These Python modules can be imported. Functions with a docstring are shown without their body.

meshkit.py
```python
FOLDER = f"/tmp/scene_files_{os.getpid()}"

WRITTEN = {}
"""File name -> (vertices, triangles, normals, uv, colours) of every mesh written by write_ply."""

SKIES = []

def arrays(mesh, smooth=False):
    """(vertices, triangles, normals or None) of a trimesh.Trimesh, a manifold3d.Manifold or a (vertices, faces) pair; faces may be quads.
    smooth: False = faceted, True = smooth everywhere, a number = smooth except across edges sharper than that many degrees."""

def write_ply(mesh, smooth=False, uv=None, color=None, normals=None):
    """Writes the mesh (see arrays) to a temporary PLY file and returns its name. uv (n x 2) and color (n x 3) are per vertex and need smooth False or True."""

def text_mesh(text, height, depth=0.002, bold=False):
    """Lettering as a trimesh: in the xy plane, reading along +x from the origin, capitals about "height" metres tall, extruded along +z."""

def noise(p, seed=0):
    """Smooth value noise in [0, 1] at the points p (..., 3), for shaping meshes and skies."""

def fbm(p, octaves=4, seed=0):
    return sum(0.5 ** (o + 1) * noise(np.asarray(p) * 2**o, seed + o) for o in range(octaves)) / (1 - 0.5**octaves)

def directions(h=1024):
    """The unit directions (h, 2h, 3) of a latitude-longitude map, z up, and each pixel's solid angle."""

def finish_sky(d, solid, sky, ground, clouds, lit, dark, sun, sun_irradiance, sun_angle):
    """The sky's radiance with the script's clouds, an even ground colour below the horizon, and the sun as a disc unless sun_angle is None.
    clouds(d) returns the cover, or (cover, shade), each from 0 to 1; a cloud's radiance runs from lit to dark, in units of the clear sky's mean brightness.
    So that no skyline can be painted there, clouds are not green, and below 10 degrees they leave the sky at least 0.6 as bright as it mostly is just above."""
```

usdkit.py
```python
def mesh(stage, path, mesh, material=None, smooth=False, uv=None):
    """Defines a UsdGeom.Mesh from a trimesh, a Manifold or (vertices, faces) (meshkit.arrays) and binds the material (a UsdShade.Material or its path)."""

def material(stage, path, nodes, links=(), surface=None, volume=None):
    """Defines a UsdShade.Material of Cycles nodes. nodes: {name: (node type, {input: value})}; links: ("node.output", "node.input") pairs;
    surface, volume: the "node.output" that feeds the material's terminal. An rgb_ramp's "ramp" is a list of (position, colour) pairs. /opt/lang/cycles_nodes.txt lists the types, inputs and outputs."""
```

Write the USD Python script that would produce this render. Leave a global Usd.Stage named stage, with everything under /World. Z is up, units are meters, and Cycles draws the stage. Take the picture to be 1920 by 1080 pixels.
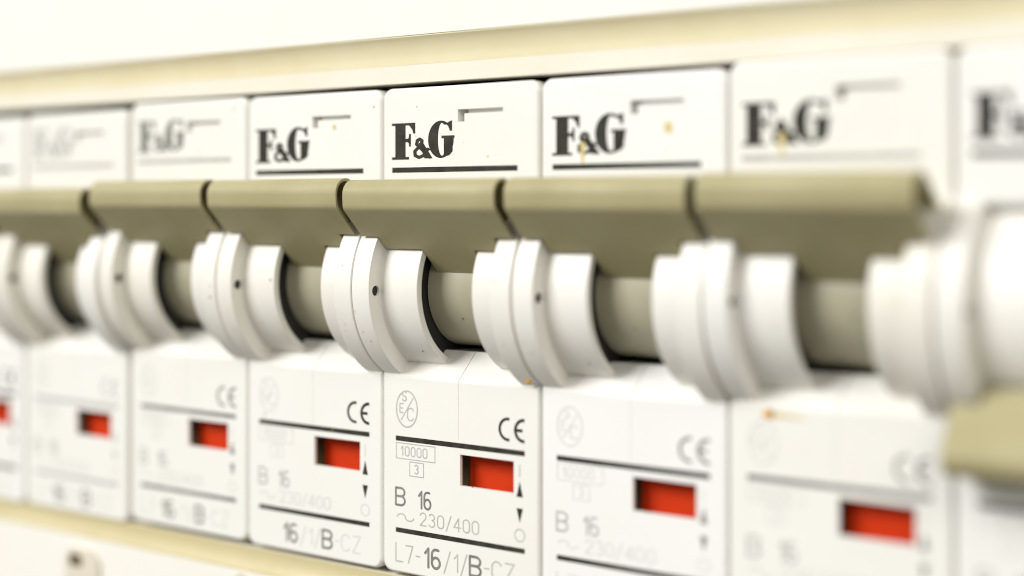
import math, random
import numpy as np, trimesh, usdkit
import manifold3d as m3
from manifold3d import Manifold, CrossSection
from shapely.geometry import LineString, Polygon, Point, box as sbox
from shapely.ops import unary_union
from shapely import affinity
from pxr import Usd, UsdGeom, UsdLux, UsdShade, Gf, Sdf

stage = Usd.Stage.CreateInMemory()
UsdGeom.SetStageUpAxis(stage, UsdGeom.Tokens.z)
UsdGeom.SetStageMetersPerUnit(stage, 1.0)
UsdGeom.Xform.Define(stage, '/World')
UsdGeom.Scope.Define(stage, '/World/Looks')
random.seed(7)
MM = 0.001

# ------------------------------------------------------------------ camera
# All modelling is done in millimetres: u = along the row, p = out of the wall
# towards the viewer, z = up.  World: x = u, y = -p.
TH, CAM_P, CAM_U = 0.645, 100.1, 124.9
s_, c_ = math.sin(TH), math.cos(TH)
cam = UsdGeom.Camera.Define(stage, '/World/camera')
cam.AddTransformOp().Set(Gf.Matrix4d(c_, s_, 0, 0, 0, 0, 1, 0, s_, -c_, 0, 0, CAM_U*MM, -CAM_P*MM, 0, 1))
cam.CreateHorizontalApertureAttr(36.0); cam.CreateVerticalApertureAttr(20.25)
cam.CreateFocalLengthAttr(52.5)
cam.CreateVerticalApertureOffsetAttr(-2.85)
cam.CreateClippingRangeAttr(Gf.Vec2f(0.005, 20))
cam.CreateFStopAttr(9.0)
cam.CreateFocusDistanceAttr(0.1305)
cam.CreateExposureAttr(0.0)

# ------------------------------------------------------------------ lamps
def rect_light(name, pos, target, w, h, inten, col):
    l = UsdLux.RectLight.Define(stage, '/World/' + name)
    pos, target = np.array(pos, float), np.array(target, float)
    b = pos - target; b /= np.linalg.norm(b)
    r = np.cross([0, 0, 1], b); r /= np.linalg.norm(r); up = np.cross(b, r)
    l.AddTransformOp().Set(Gf.Matrix4d(*r, 0, *up, 0, *b, 0, *pos, 1))
    l.CreateWidthAttr(w); l.CreateHeightAttr(h); l.CreateIntensityAttr(inten)
    l.CreateColorAttr(Gf.Vec3f(*col)); l.CreateNormalizeAttr(False)
    return l
C0 = (0.04, 0, -0.01)
rect_light('key_lamp', (-0.70, -1.10, 0.84), C0, 0.8, 0.7, 16.6, (1.0, 0.995, 0.99))
rect_light('room_lamp', (1.05, -0.75, 0.85), C0, 0.9, 0.7, 4.9, (1.0, 0.97, 0.90))  # added fill from upper right to lift the right-facing sides
dome = UsdLux.DomeLight.Define(stage, '/World/room_light')
dome.CreateIntensityAttr(0.08); dome.CreateColorAttr(Gf.Vec3f(1.0, 0.97, 0.9))

# ------------------------------------------------------------------ materials
def plastic(name, col, col2, rough=0.42, scale=90, spec=0.5, bump=0.06, speck=0.0, speck_col=(0.25, 0.2, 0.1), vary=None):
    n = {"g": ("geometry", {}),
         "n1": ("noise_texture", {"scale": scale, "detail": 5.0, "roughness": 0.6}),
         "r1": ("rgb_ramp", {"ramp": [(0.3, col2), (0.62, col)]}),
         "n2": ("noise_texture", {"scale": 9000.0, "detail": 2.0}),
         "b": ("bump", {"strength": bump, "distance": 0.00004}),
         "n3": ("noise_texture", {"scale": 620.0, "detail": 3.0, "roughness": 0.65}),
         "r3": ("rgb_ramp", {"ramp": [(0.70, (0, 0, 0)), (0.77, (speck, speck, speck))]}),
         "mx": ("mix", {"mix_type": "mix", "color2": speck_col}),
         "rr": ("rgb_ramp", {"ramp": [(0.3, (rough + .1,)*3), (0.7, (rough - .06,)*3)]}),
         "p": ("principled_bsdf", {"specular_ior_level": spec})}
    l = [("g.position", "n1.vector"), ("g.position", "n2.vector"), ("g.position", "n3.vector"),
         ("n1.fac", "r1.fac"), ("n3.fac", "r3.fac"), ("r3.color", "mx.fac"), ("r1.color", "mx.color1"),
         ("mx.color", "p.base_color"), ("n2.fac", "b.height"), ("b.normal", "p.normal"),
         ("n1.fac", "rr.fac"), ("rr.color", "p.roughness")]
    if vary:      # moulded at different times: each piece a slightly different white
        n["oi"] = ("object_info", {}); n["vr"] = ("rgb_ramp", {"ramp": [(0, (1, 1, 1)), (1, vary)]})
        n["mv"] = ("mix", {"mix_type": "multiply", "fac": 1.0})
        l.remove(("mx.color", "p.base_color"))
        l += [("oi.random", "vr.fac"), ("mx.color", "mv.color1"), ("vr.color", "mv.color2"), ("mv.color", "p.base_color")]
    return usdkit.material(stage, '/World/Looks/' + name, n, l, surface="p.BSDF")
M = dict(
    white=plastic('white_plastic', (0.84, 0.835, 0.81), (0.815, 0.805, 0.77), speck=0.35, speck_col=(0.55, 0.47, 0.3), vary=(0.975, 0.965, 0.93)),
    collar=plastic('collar_plastic', (0.84, 0.83, 0.79), (0.80, 0.78, 0.715), rough=0.45, speck=0.5, speck_col=(0.5, 0.4, 0.22), vary=(0.97, 0.955, 0.91)),
    beige=plastic('beige_lever_plastic', (0.40, 0.362, 0.205), (0.355, 0.315, 0.165), spec=0.25, rough=0.45, scale=140, speck=0.4, speck_col=(0.22, 0.18, 0.09)),
    taupe=plastic('taupe_drum_plastic', (0.43, 0.405, 0.295), (0.39, 0.36, 0.25), rough=0.45, scale=140, spec=0.35, speck=0.4, speck_col=(0.2, 0.17, 0.1)),
    dark=plastic('recess_shade_black', (0.025, 0.024, 0.02), (0.018, 0.017, 0.015), rough=0.6),  # black standing in for shade inside gaps and holes
    lip=plastic('cream_lip_plastic', (0.80, 0.765, 0.65), (0.77, 0.725, 0.59), rough=0.5, scale=110),
    cavity=plastic('indicator_cavity', (0.22, 0.17, 0.09), (0.18, 0.13, 0.06), rough=0.6),
    red=plastic('red_flag_plastic', (0.60, 0.04, 0.003), (0.52, 0.03, 0.003), spec=0.15, rough=0.6),
    cover=plastic('cover_plastic', (0.84, 0.825, 0.765), (0.825, 0.80, 0.72), rough=0.5, scale=60),
    trim_top=plastic('trim_lightened', (0.80, 0.73, 0.49), (0.75, 0.665, 0.42), rough=0.5, scale=110),  # lighter copy of the trim, offsets the shade on its down-facing cove
    trim=plastic('trim_darkened', (0.55, 0.48, 0.265), (0.50, 0.425, 0.22), rough=0.5, scale=110),  # darker copy of the same trim, shade put into the colour
    tray=plastic('tray_metal', (0.06, 0.055, 0.04), (0.04, 0.04, 0.03), rough=0.6),
    latch=plastic('latch_plastic', (0.72, 0.66, 0.55), (0.66, 0.6, 0.48), rough=0.5),
    ink=plastic('black_ink', (0.022, 0.022, 0.016), (0.05, 0.05, 0.038), rough=0.6, scale=900, spec=0.2),
    ink_mid=plastic('worn_ink', (0.16, 0.16, 0.14), (0.26, 0.26, 0.23), rough=0.55, scale=900),
    ink_pale=plastic('pale_ink', (0.42, 0.42, 0.39), (0.52, 0.515, 0.48), rough=0.55, scale=900),
    ink_ghost=plastic('ghost_ink', (0.60, 0.60, 0.565), (0.68, 0.675, 0.635), rough=0.55, scale=900),
    orange=plastic('orange_paint', (0.75, 0.36, 0.04), (0.62, 0.34, 0.07), rough=0.5, scale=700),
    ochre=plastic('ochre_dirt', (0.62, 0.5, 0.17), (0.7, 0.6, 0.3), rough=0.6, scale=700),
    rust=plastic('rust_dirt', (0.33, 0.09, 0.02), (0.28, 0.1, 0.03), rough=0.6, scale=700),
    speck=plastic('dark_dirt', (0.10, 0.085, 0.05), (0.16, 0.13, 0.07), rough=0.7, scale=900),
)

# ------------------------------------------------------------------ helpers
def tri(m):
    if isinstance(m, Manifold):
        k = m.to_mesh(); return np.array(k.vert_properties[:, :3], float), np.array(k.tri_verts)
    return np.array(m.vertices, float), np.array(m.faces)
def world(m, du=0.0, dz=0.0):
    """(u, p, z) mm -> world metres; a mirrored axis so the winding is flipped."""
    v, f = tri(m)
    w = np.stack([(v[:, 0] + du), -v[:, 1], (v[:, 2] + dz)], 1) * MM
    return w, f[:, ::-1]
used = {}
def path_of(parent, name):
    base = parent + '/' + name; n = used.get(base, 0); used[base] = n + 1
    return base if n == 0 else f'{base}_{n:03d}'
def put(parent, name, m, mat, smooth=30, label=None, kind=None, du=0.0, dz=0.0):
    p = path_of(parent, name)
    mesh = usdkit.mesh(stage, p, world(m, du, dz), M[mat], smooth=smooth)
    if label: mesh.GetPrim().SetCustomDataByKey('label', label)
    if kind: mesh.GetPrim().SetCustomDataByKey('kind', kind)
    return p
def thing(name, label, cat, group=None, loc=(0, 0, 0)):
    p = path_of('/World', name)
    x = UsdGeom.Xform.Define(stage, p); x.AddTranslateOp().Set(Gf.Vec3d(*loc))
    o = x.GetPrim(); o.SetCustomDataByKey('label', label); o.SetCustomDataByKey('category', cat)
    if group: o.SetCustomDataByKey('group', group)
    return p
def bx(u0, u1, p0, p1, z0, z1):
    return Manifold.cube([u1-u0, p1-p0, z1-z0]).translate([u0, p0, z0])
def prism_u(pts, u0, u1):
    """Extrude a (p, z) outline along u."""
    cs = CrossSection([np.array(pts, float)], m3.FillRule.Positive)
    if cs.area() == 0: cs = CrossSection([np.array(pts, float)[::-1]], m3.FillRule.Positive)
    e = Manifold.extrude(cs, u1-u0)            # x=p, y=z, z=u
    return e.transform(np.array([[0, 0, 1, u0], [1, 0, 0, 0], [0, 1, 0, 0]], float))
def cyl_u(r, u0, u1, p, z, seg=96, r2=None):
    e = Manifold.cylinder(u1-u0, r, r if r2 is None else r2, seg)
    return e.transform(np.array([[0, 0, 1, u0], [1, 0, 0, p], [0, 1, 0, z]], float))
def lathe_u(pts, p, z, seg=128):
    """Revolve an outline of (radius, u) about the switch axis."""
    cs = CrossSection([np.array(pts, float)], m3.FillRule.Positive)
    if cs.area() == 0: cs = CrossSection([np.array(pts, float)[::-1]], m3.FillRule.Positive)
    e = Manifold.revolve(cs, seg)              # axis = z -> u
    return e.transform(np.array([[0, 0, 1, 0], [1, 0, 0, p], [0, 1, 0, z]], float))
def rrect(u0, u1, z0, z1, r, n=8):
    r = max(r, 0.01)
    return sbox(u0+r, z0+r, u1-r, z1-r).buffer(r, quad_segs=n)
def slab(poly, p0, p1):
    """Extrude a (u, z) shapely polygon along p."""
    out = []
    for g in getattr(poly, 'geoms', [poly]):
        if g.is_empty or g.geom_type != 'Polygon': continue
        rings = [np.array(g.exterior.coords)[:-1]] + [np.array(i.coords)[:-1] for i in g.interiors]
        cs = CrossSection(rings, m3.FillRule.EvenOdd)
        out.append(Manifold.extrude(cs, p1-p0).transform(np.array([[1, 0, 0, 0], [0, 0, 1, p0], [0, 1, 0, 0]], float)).mirror([0, 0, 0]) if False else _flip(cs, p0, p1))
    return Manifold.compose(out)
def _flip(cs, p0, p1):
    # (u, z, t) -> (u, p, z): a swap of two axes mirrors, so t runs downward from p1
    e = Manifold.extrude(cs, p1-p0)
    return e.transform(np.array([[1, 0, 0, 0], [0, 0, -1, p1], [0, 1, 0, 0]], float))
def decal(poly, t=0.012):
    return slab(poly, -0.05, t)

# ------------------------------------------------------------------ lettering
def arc(cx, cy, rx, ry, a0, a1, n=14):
    a = np.radians(np.linspace(a0, a1, n)); return [(cx+rx*math.cos(t), cy+ry*math.sin(t)) for t in a]
G = {  # strokes in a box of width w, height 1
 '0': (.56, [arc(.28, .72, .28, .28, 0, 180) + arc(.28, .28, .28, .28, 180, 360) + [(.56, .72)]]),
 '1': (.36, [[(.06, .74), (.30, 1), (.30, 0)]]),
 '2': (.56, [arc(.28, .72, .27, .28, 165, -35) + [(.02, 0), (.56, 0)]]),
 '3': (.56, [arc(.27, .75, .25, .25, 150, -80) + arc(.27, .26, .28, .27, 80, -150)]),
 '4': (.60, [[(.44, 0), (.44, 1), (.02, .28), (.6, .28)]]),
 '6': (.58, [[(.48, .98), (.40, 1), (.27, 1)] + arc(.27, .72, .27, .28, 90, 180) + arc(.29, .29, .29, .29, 180, 520, 26)]),
 '7': (.54, [[(0, 1), (.54, 1), (.2, 0)]]),
 'B': (.58, [[(0, 0), (0, 1)] + arc(.32, .76, .24, .24, 90, -90) + [(0, .52)], [(0, .52), (.32, .52)] + arc(.32, .26, .26, .26, 90, -90) + [(0, 0)]]),
 'L': (.5, [[(0, 1), (0, 0), (.5, 0)]]),
 'C': (.60, [arc(.32, .68, .32, .32, 25, 180) + arc(.32, .32, .32, .32, 180, 335)]),
 'Z': (.58, [[(0, 1), (.58, 1), (0, 0), (.58, 0)]]),
 'E': (.5, [[(.5, 1), (0, 1), (0, 0), (.5, 0)], [(0, .5), (.42, .5)]]),
 'S': (.54, [arc(.27, .75, .26, .25, 25, 250) + arc(.27, .25, .27, .25, 80, -155)]),
 '/': (.42, [[(0, -.12), (.42, 1.08)]]),
 '-': (.34, [[(.03, .48), (.31, .48)]]),
 '~': (.95, [arc(.24, .5, .24, .22, 180, 10) + arc(.71, .5, .24, .22, 190, 360)]),
}
def strokes(text, u, z, h, lw, gap=.24, wscale=1.0):
    g, x = [], 0.0
    for ch in text:
        if ch == ' ': x += .5; continue
        w, ss = G[ch]
        for s in ss:
            g.append(LineString([(u+(x+a)*h*wscale, z+b*h) for a, b in s]).buffer(lw/2, quad_segs=3))
        x += w + gap
    return unary_union(g)
def brand_logo():
    """Heavy didone capitals drawn from outlines (units of the drawing, y down)."""
    P = Polygon
    F = unary_union([P([(262, 490), (368, 490), (368, 872), (262, 872)]), P([(228, 848), (402, 848), (402, 876), (228, 876)]),
                     P([(228, 486), (466, 486), (466, 512), (228, 512)]), P([(466, 486), (466, 602), (448, 602), (436, 560), (410, 520), (400, 508)]),
                     P([(360, 655), (405, 655), (405, 690), (360, 690)]), P([(404, 604), (422, 604), (422, 738), (404, 738), (400, 700), (386, 690), (386, 655), (400, 645)])])
    amp = unary_union([LineString([(612, 856), (480, 716), (488, 676), (512, 662), (534, 680), (530, 716), (462, 790), (466, 836), (504, 856), (548, 838), (592, 772)]).buffer(17),
                       P([(500, 700), (548, 706), (640, 868), (560, 868)]), P([(566, 768), (618, 768), (618, 784), (566, 784)])])
    t = np.linspace(0, 2*math.pi, 64)
    outer = P([(722+126*math.cos(a), 672+196*math.sin(a)) for a in t])
    inner = P([(733+40*math.cos(a), 672+172*math.sin(a)) for a in t])
    g = outer.difference(inner).difference(P([(735, 520), (900, 520), (900, 652), (735, 652)]))
    g = unary_union([g.difference(P([(812, 440), (900, 440), (900, 660), (812, 660)])), P([(810, 486), (832, 478), (832, 586), (810, 586), (796, 540), (770, 508)]),
                     P([(728, 634), (856, 634), (856, 662), (728, 662)]), P([(752, 650), (838, 650), (838, 800), (806, 840), (752, 856)])])
    lg = unary_union([F, amp, g])
    return affinity.affine_transform(lg, [0.01145, 0, 0, -0.0083, 1.22-228*0.01145, 7.43+486*0.0083])

# ------------------------------------------------------------------ the circuit breaker
AXP, AXZ = -4.96, -7.17           # axis of the switch
def housing_mesh():
    prof = [(0, 10.55), (0, .0), (-.35, -.4), (-3, -.4), (-3, 1.0), (-14, 1.0), (-14, -12.75), (-2.9, -12.75), (-2.55, -12.68), (-2.40, -12.74),
            (-.22, -14.82), (-.06, -14.98), (0, -15.2), (0, -32.55), (-30, -32.55), (-30, 10.55)]
    body = prism_u(prof, 0, 17.5)
    g = .09
    layers = []
    for p, inset in ((0.0, .26), (-.05, .15), (-.13, .07), (-.28, 0.0), (-31, 0.0)):
        layers.append(slab(rrect(g+inset, 17.5-g-inset, -32.55+inset, 10.55-inset, .95-inset*.5), p-.0005, p+.0005))
    body = body ^ Manifold.batch_hull(layers)
    # window of the red indicator, tapered marker pocket, moulding seam
    body -= bx(9.02, 14.80, -1.0, 1, -24.02, -21.33)
    body -= bx(7.6, 15.4, -2.6, -.32, -24.7, -20.7)
    pk = bx(8.78, 13.66, -.55, .2, 8.04, 8.42)
    body -= pk
    body -= bx(8.78, 9.5, -1.5, .2, 7.35, 8.42)
    d = np.array([-2.45, -12.68]); e = np.array([0.0, -15.0])
    body -= prism_u([(d[0]-.10, d[1]-.10), (d[0]+.1, d[1]+.12), (.1, -14.95), (-.07, -15.2)], 8.80, 8.875)
    body -= bx(8.815, 8.86, -.03, .1, -20.1, -14.9)
    return body
def collar_mesh(left):
    R, RF, Ri = 7.6, 9.05, 6.9
    a, b, e = .10, 2.15, 6.4
    if not left: b, e = 2.15, 5.15
    def bev(r, u, dr, du, n=3, r0=.14):  # small rounded corner from (r-dr..., u) to (r, u-du...)
        return []
    pr = [(Ri, a), (RF-.14, a), (RF-.04, a+.04), (RF, a+.14), (RF, b-.14), (RF-.04, b-.04), (RF-.14, b),
          (R+.18, b), (R+.05, b+.05), (R, b+.18), (R, e-.14), (R-.04, e-.04), (R-.14, e), (Ri+.1, e), (Ri, e-.1)]
    m = lathe_u(pr, AXP, AXZ, 144)
    m = m ^ bx(-1, 20, -9.5, 20, -40, 40)
    if left:
        m -= cyl_u(.46, 1.2, 3, AXP+8.15, AXZ-.15, 24)
    else:
        m = m.mirror([1, 0, 0]).translate([17.5, 0, 0])
    return m
def lever_mesh(angle=0.0):
    pr = [(-3.2, -6.6), (.05, -5.62), (5.22, -.40), (5.42, -.2), (5.52, .0), (5.56, .25), (5.61, 1.0), (5.57, 1.4), (5.43, 1.78), (5.18, 2.1), (4.84, 2.32), (4.4, 2.43), (4.1, 2.43),
          (3.6, 2.25), (-2.2, -2.4), (-4.0, -3.0)]
    w = prism_u(pr, .50, 17.0)
    for u0, u1, r in ((-1, 2.45, 9.35), (15.05, 20, 9.35), (-1, 6.55, 7.9), (12.15, 20, 7.9)):
        w -= cyl_u(r, u0, u1, AXP, AXZ, 96)
    neck = prism_u(pr, 6.6, 12.1)
    m = w + neck - cyl_u(5.22, 5, 13, AXP, AXZ, 96)
    hollow = CrossSection([np.array([(1.4, -3.95), (5.12, -.2), (5.35, .15), (5.41, 1.0), (5.37, 1.35), (5.25, 1.65), (5.02, 1.94), (4.7, 2.13), (4.3, 2.2), (-.2, -1.3)], float)], m3.FillRule.NonZero)
    hc = [tuple(q) for q in hollow.to_polygons()[0]]
    m -= prism_u(hc, .3, 3.2) + prism_u(hc, 14.3, 17.2)
    if angle:
        m = m.translate([0, -AXP, -AXZ]).rotate([angle, 0, 0]).translate([0, AXP, AXZ])
    return m
DRUM = lathe_u([(0, 5.45), (5.05, 5.45), (5.2, 5.6), (5.2, 12.25), (5.05, 12.4), (0, 12.4)], AXP, AXZ, 96)
HOUSING, COLL, COLR = housing_mesh(), collar_mesh(True), collar_mesh(False)
def gap_filler_mesh():  # black filler shapes painted as the shade deep in the gaps
    a = cyl_u(7.0, .2, 5.4, AXP-.2, AXZ, 64) ^ bx(-1, 30, -9, 30, -40, 40)
    b = cyl_u(7.0, 13.4, 17.3, AXP-.2, AXZ, 64) ^ bx(-1, 30, -9, 30, -40, 40)
    c = bx(.3, 17.2, -16, -10.5, -12.7, .9)
    return a + b + c
GAPFILL = gap_filler_mesh()
CAVITY = bx(7.62, 15.38, -2.58, -2.3, -24.68, -20.72) + bx(7.62, 7.8, -2.35, -.34, -24.68, -20.72)
LOGO = brand_logo()
def rule(u0, u1, z, t): return sbox(u0, z-t/2, u1, z+t/2)

def blob(u, z, r, stretch=1.0, seed=0, n=18):
    rg = random.Random(seed)
    pts = [(u+r*(.75+.5*rg.random())*math.cos(a), z+r*stretch*(.75+.5*rg.random())*math.sin(a)) for a in np.linspace(0, 2*math.pi, n, endpoint=False)]
    return Polygon(pts).buffer(r*.15).buffer(-r*.05)

def breaker(k, label, dz=0.0, du=0.0, logo_dz=0.0, inks=None, prefix=True, tilt=0.0, skip=()):
    I = dict(logo='ink', under='ink', rule1='ink', rule2='ink', ce='ink', arrows='ink', box='ink_pale', b16='ink_mid', volt='ink_pale',
             code='ink_mid', codethin='ink_pale', oval='ink_pale', zero='ink_pale')
    I.update(inks or {})
    du += .03*math.sin(k*2.3); tilt += .7*math.sin(k*1.7+.5)
    t = thing('circuit_breaker', label, 'circuit breaker', GROUP, ((k*17.5+du)*MM, 0, dz*MM))
    put(t, 'housing', HOUSING, 'white', 25)
    c = put(t, 'collar', COLL, 'collar', 30)
    put(c, 'pinhole', cyl_u(.44, 1.15, 1.95, AXP+8.15, AXZ-.15, 24), 'dark', False)  # black plug in place of the shade inside the hole
    put(t, 'collar', COLR, 'collar', 30)
    put(t, 'mechanism', GAPFILL, 'dark', 30)
    put(t, 'drum', DRUM, 'taupe', 30)
    put(t, 'lever', lever_mesh(tilt), 'beige', 30)
    put(t, 'indicator_cavity', CAVITY, 'cavity', False)
    f = prism_u([(-1.45, -24.6), (-1.45, -20.8), (-2.2, -20.8), (-2.2, -24.6)], 9.0, 15.3)
    put(t, 'indicator_flag', f, 'red', 30)
    D = lambda n, poly, ink, dd=0.0: put(t, n, decal(poly), I[ink], False, dz=dd)
    D('brand_lettering', LOGO, 'logo', logo_dz)
    D('brand_underline', rule(1.25, 15.2, 3.27, .46), 'under', logo_dz)
    D('printed_rule', rule(1.68, 15.95, -20.57, .44), 'rule1')
    D('printed_rule', rule(1.68, 15.95, -28.72, .42), 'rule2')
    # certification oval
    o = Point(0, 0).buffer(1, quad_segs=24); o = affinity.scale(o, 1.28, 1.66); oi = affinity.scale(Point(0, 0).buffer(1, quad_segs=24), 1.15, 1.53)
    ring = affinity.translate(o.difference(oi), 2.97, -17.9)
    ins = unary_union([strokes('S', 2.45, -17.2, .85, .12), strokes('E', 2.15, -18.25, .8, .11), strokes('C', 3.05, -18.9, 1.1, .12), LineString([(2.3, -18.9), (3.7, -16.9)]).buffer(.05)])
    if 'oval' not in skip: D('certification_mark', unary_union([ring, ins]), 'oval')
    cs = unary_union([LineString(arc(14.2, -18.7, .88, .88, 80, 280, 24)).buffer(.125, cap_style=2),
                      LineString(arc(15.85, -18.7, .88, .88, 85, 275, 24)).buffer(.14, cap_style=2), sbox(15.0, -18.83, 15.72, -18.57)])
    D('ce_mark', cs, 'ce')
    bxs = unary_union([rrect(1.7, 6.25, -22.38, -20.92, .05).difference(rrect(1.79, 6.16, -22.29, -21.01, .05)),
                       rrect(3.25, 4.95, -23.82, -22.50, .05).difference(rrect(3.34, 4.86, -23.73, -22.59, .05)),
                       strokes('10000', 2.25, -22.05, .82, .10, .28), strokes('3', 3.87, -23.52, .75, .11)])
    if 'box' not in skip: D('rating_box', bxs, 'box')
    D('rating_text', unary_union([strokes('B', 1.68, -26.5, 1.52, .2, wscale=1.2), strokes('16', 4.3, -26.5, 1.45, .2, .2, wscale=.85)]), 'b16')
    if 'volt' not in skip: D('voltage_text', unary_union([strokes('~', 1.85, -28.15, 1.25, .12, wscale=1.6), strokes('230/400', 4.5, -27.98, 1.1, .12, .25, wscale=1.12)]), 'volt')
    D('arrow_mark', Polygon([(15.1, -24.25), (15.76, -24.25), (15.43, -22.95)]), 'arrows')
    D('arrow_mark', Polygon([(15.1, -25.2), (15.76, -25.2), (15.43, -26.4)]), 'arrows')
    D('on_off_mark', unary_union([Point(15.43, -27.45).buffer(.56, quad_segs=12).difference(Point(15.43, -27.45).buffer(.46, quad_segs=12)), sbox(15.38, -22.6, 15.48, -21.5)]), 'zero')
    D('type_code', unary_union([strokes('16', 5.0, -31.55, 1.62, .24, .2, wscale=.95), strokes('B', 10.1, -31.55, 1.62, .24, wscale=1.25)]), 'code')
    thin = [strokes('/', 7.25, -31.6, 1.6, .13), strokes('1', 8.3, -31.5, 1.5, .13), strokes('/', 9.1, -31.6, 1.6, .13), strokes('-', 11.65, -31.5, 1.6, .13), strokes('CZ', 12.5, -31.5, 1.5, .13, .3, wscale=1.05)]
    if prefix: thin += [strokes('L', 1.68, -31.5, 1.58, .13), strokes('7', 2.85, -31.5, 1.5, .13), strokes('-', 4.0, -31.5, 1.5, .13)]
    D('type_code', unary_union(thin), 'codethin')
    return t
def stain(t, poly, mat, p0=-.03, p1=.02):
    put(t, 'stain', slab(poly, p0, p1), mat, False)
def ball(t, u, p, z, r, mat):
    m = Manifold.sphere(r, 14).scale([1, .6, 1]).translate([u, p, z]); put(t, 'stain', m, mat, True)

# ------------------------------------------------------------------ the board around the breakers
CU0, CU1, PF = -36.0, 106.0, 0.4
def cut_rect(p, z0, z1, e): return slab(rrect(CU0-e, CU1+e, z0-e, z1+e, 1.0+e), p-.001, p+.001)
ZF0, ZF1, ZB0, ZB1 = -35.0, 15.0, -32.95, 12.6
def cover_mesh():
    return bx(-150, 240, -3, PF+.06, -95, 75) - slab(rrect(CU0-.13, CU1+.13, ZF0-.13, ZF1+.13, 1.1), -4, PF+1)
def trim_mesh():
    """Frame set into the plate: a coved wall that ends in a rounded outer rim."""
    body = slab(rrect(CU0-.12, CU1+.12, ZF0-.12, ZF1+.12, 1.1), -3, PF)
    pts = []
    for t in (0, 12, 20, 30, 40, 50, 60):
        k = math.sin(math.radians(t)) / math.sin(math.radians(60)); q = (1-math.cos(math.radians(t))) / (1-math.cos(math.radians(60)))
        pts.append((-.3+(PF+.3)*q, ZB0+(ZF0-ZB0)*k, ZB1+(ZF1-ZB1)*k))
    pts.append((PF+.02, ZF0-.01, ZF1+.01))
    body -= Manifold.batch_hull([cut_rect(-4, ZB0+.02, ZB1-.01, 0), cut_rect(-.3, ZB0+.02, ZB1-.01, 0)])
    for (p0, a0, a1), (p1, b0, b1) in zip(pts, pts[1:]):
        body -= Manifold.batch_hull([cut_rect(p0, a0, a1, 0), cut_rect(p1, b0, b1, 0)])
    return body
def lip_mesh():
    return slab(rrect(CU0-.05, CU1+.05, -32.94, 12.6-.012, .6), -2.9, -.3) - slab(rrect(CU0+.3, CU1-.3, -32.92, 11.0, .6), -4, 0)
brd = thing('distribution_board', 'cream plastic distribution board cover framing the row of breakers', 'distribution board')
put(brd, 'cover_plate', cover_mesh(), 'cover', 30)
TRIM = trim_mesh()
put(brd, 'trim_rail', TRIM ^ bx(-200, 300, -10, 10, -10, 40), 'trim_top', 30, label='cream coved trim rail above the breakers, colour lightened against shade')
put(brd, 'trim_rail', TRIM ^ bx(-200, 300, -10, 10, -60, -10), 'trim', 30, label='trim rail below the breakers, colour darkened in place of shade')
put(brd, 'inner_lip', lip_mesh(), 'lip', 30)
put(brd, 'inner_tray', bx(-40, 110, -42, -38, -40, 20) + bx(-40, 110, -38, -3.2, 14.5, 17) + bx(-40, 110, -38, -3.2, -40, -36) + bx(-42, -38, -38, -3.2, -40, 20) + bx(108, 111, -38, -3.2, -40, 20), 'tray', False)
lt = put(brd, 'latch', slab(rrect(-9.9, -4.3, -44, -36.3, 1.6), PF-.1, PF+.4), 'latch', 30)
put(lt, 'latch_slot', slab(rrect(-9.2, -7.0, -38.3, -37.0, .5), PF+.3, PF+.44), 'speck', False)
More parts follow.
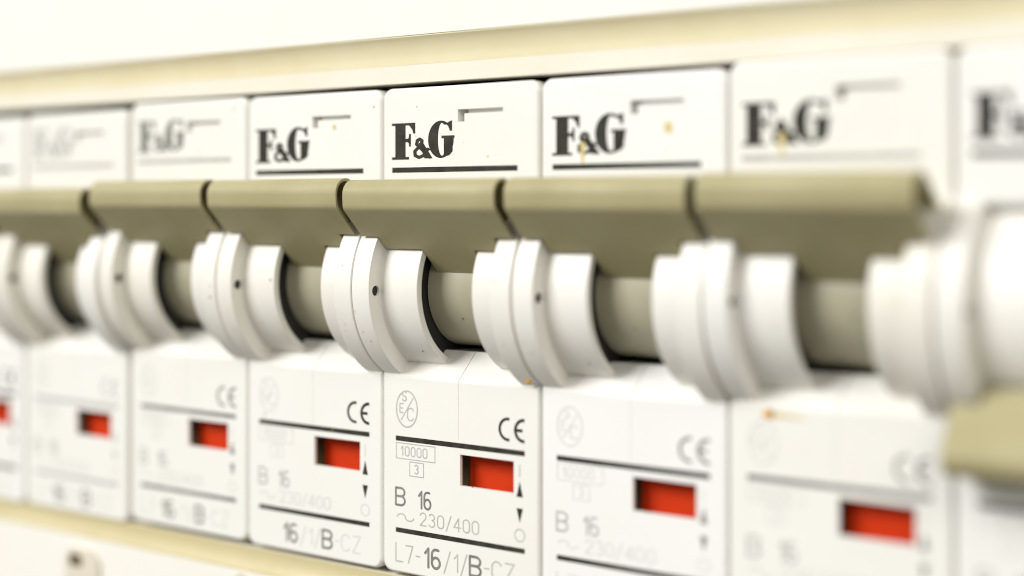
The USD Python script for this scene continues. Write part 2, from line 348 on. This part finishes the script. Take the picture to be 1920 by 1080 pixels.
put(brd, 'cover_screw', Manifold.cylinder(.5, .9, .8, 32).rotate([-90, 0, 0]).translate([17.3, PF-.2, -36.1]) - bx(16.2, 18.4, PF+.35, 8, -36.22, -35.98), 'latch', 30)

# ------------------------------------------------------------------ the row
GROUP = 'circuit breakers in one row on the board'
faint = dict(box='ink_ghost', oval='ink_ghost', b16='ink_pale', volt='ink_ghost', code='ink_mid', codethin='ink_ghost', zero='ink_ghost')
b_2 = breaker(-2, 'out of focus white breaker cut off by the left edge of the photograph', dz=-.5, du=-.75, logo_dz=1.4, inks=faint)
b_1 = breaker(-1, 'blurred white breaker with the smallest complete red window, first whole one from the left', dz=-.38, du=-.45, logo_dz=1.5, inks=dict(faint, logo='ink_pale', under='ink_pale', rule1='ink_pale', rule2='ink_pale', ce='ink_pale', arrows='ink_pale'))
b0 = breaker(0, 'softly blurred white breaker, second whole one from the left, top raised above its left neighbour', dz=.12, logo_dz=1.25, inks=dict(faint, logo='ink_mid', under='ink_pale', rule1='ink_mid', rule2='ink_mid', ce='ink_mid', arrows='ink_mid'))
b1 = breaker(1, 'sharp white breaker with worn code 16/1/B-CZ and no L7 prefix before it', dz=0.0, inks=faint, prefix=False)
b2 = breaker(2, 'sharpest white breaker in the middle, code L7-16/1/B-CZ and boxed 10000 readable')
b3 = breaker(3, 'white breaker with an ochre drip below its brand lettering and faint boxed rating', inks=dict(faint, ce='ink_mid', arrows='ink_mid'))
b4 = breaker(4, 'large blurred white breaker with an orange smear above its upper printed rule', tilt=-2.5, dz=.36, inks=dict(faint, under='ink_pale', rule1='ink_mid', rule2='ink_mid', ce='ink_mid', arrows='ink_mid'))
b5 = breaker(5, 'blurred white breaker at the right edge with its beige lever switched down', dz=.36, du=.05, inks=faint, tilt=-95)

# dirt that the breakers carry
stain(b3, Polygon([(4.0, 5.2), (4.5, 5.25), (4.42, 4.3), (4.36, 3.5), (4.12, 3.45), (4.05, 4.2)]), 'ochre')
stain(b3, blob(12.3, 6.2, .36, 1.1, 3), 'ochre')
stain(b4, Polygon([(4.25, 5.1), (4.8, 5.1), (4.72, 4.2), (4.62, 3.35), (4.4, 3.3), (4.35, 4.2)]), 'ochre')
stain(b1, blob(11.6, 7.35, .2, 1.2, 4), 'ochre')
stain(b4, blob(3.4, -15.75, .42, .75, 5), 'orange'); stain(b4, Polygon([(3.6, -15.55), (6.4, -15.85), (6.3, -15.95), (3.6, -15.98)]), 'ochre')
ball(b2, 16.7, AXP+9.02*math.cos(math.radians(-53)), AXZ+9.02*math.sin(math.radians(-53)), .32, 'orange')
for t, n in ((b1, 5), (b2, 6), (b3, 6), (b4, 4), (b0, 3)):
    rg = random.Random(n*31+len(t))
    for _ in range(n):
        left = rg.random() < .5
        R = 9.05 if rg.random() < .55 else 7.6
        u = (rg.uniform(.4, 1.9) if R > 9 else rg.uniform(3, 6)) if left else (rg.uniform(15.6, 17) if R > 9 else rg.uniform(13, 15))
        a = math.radians(rg.uniform(-50, 25))
        ball(t, u, AXP+(R-.005)*math.cos(a), AXZ+(R-.005)*math.sin(a), rg.uniform(.05, .12), rg.choice(['speck', 'ochre', 'speck']))
    for _ in range(3):
        a = math.radians(rg.uniform(-30, 10))
        ball(t, rg.uniform(8, 12), AXP+5.19*math.cos(a), AXZ+5.19*math.sin(a), rg.uniform(.05, .1), 'speck')
    for _ in range(5):
        stain(t, blob(rg.uniform(1, 16.5), rg.choice([rg.uniform(4, 10), rg.uniform(-31, -16)]), rg.uniform(.04, .09), 1, rg.randint(0, 999)), rg.choice(['ochre', 'speck']))
ball(b4, 3.6, 3.0, -2.65, .3, 'rust')
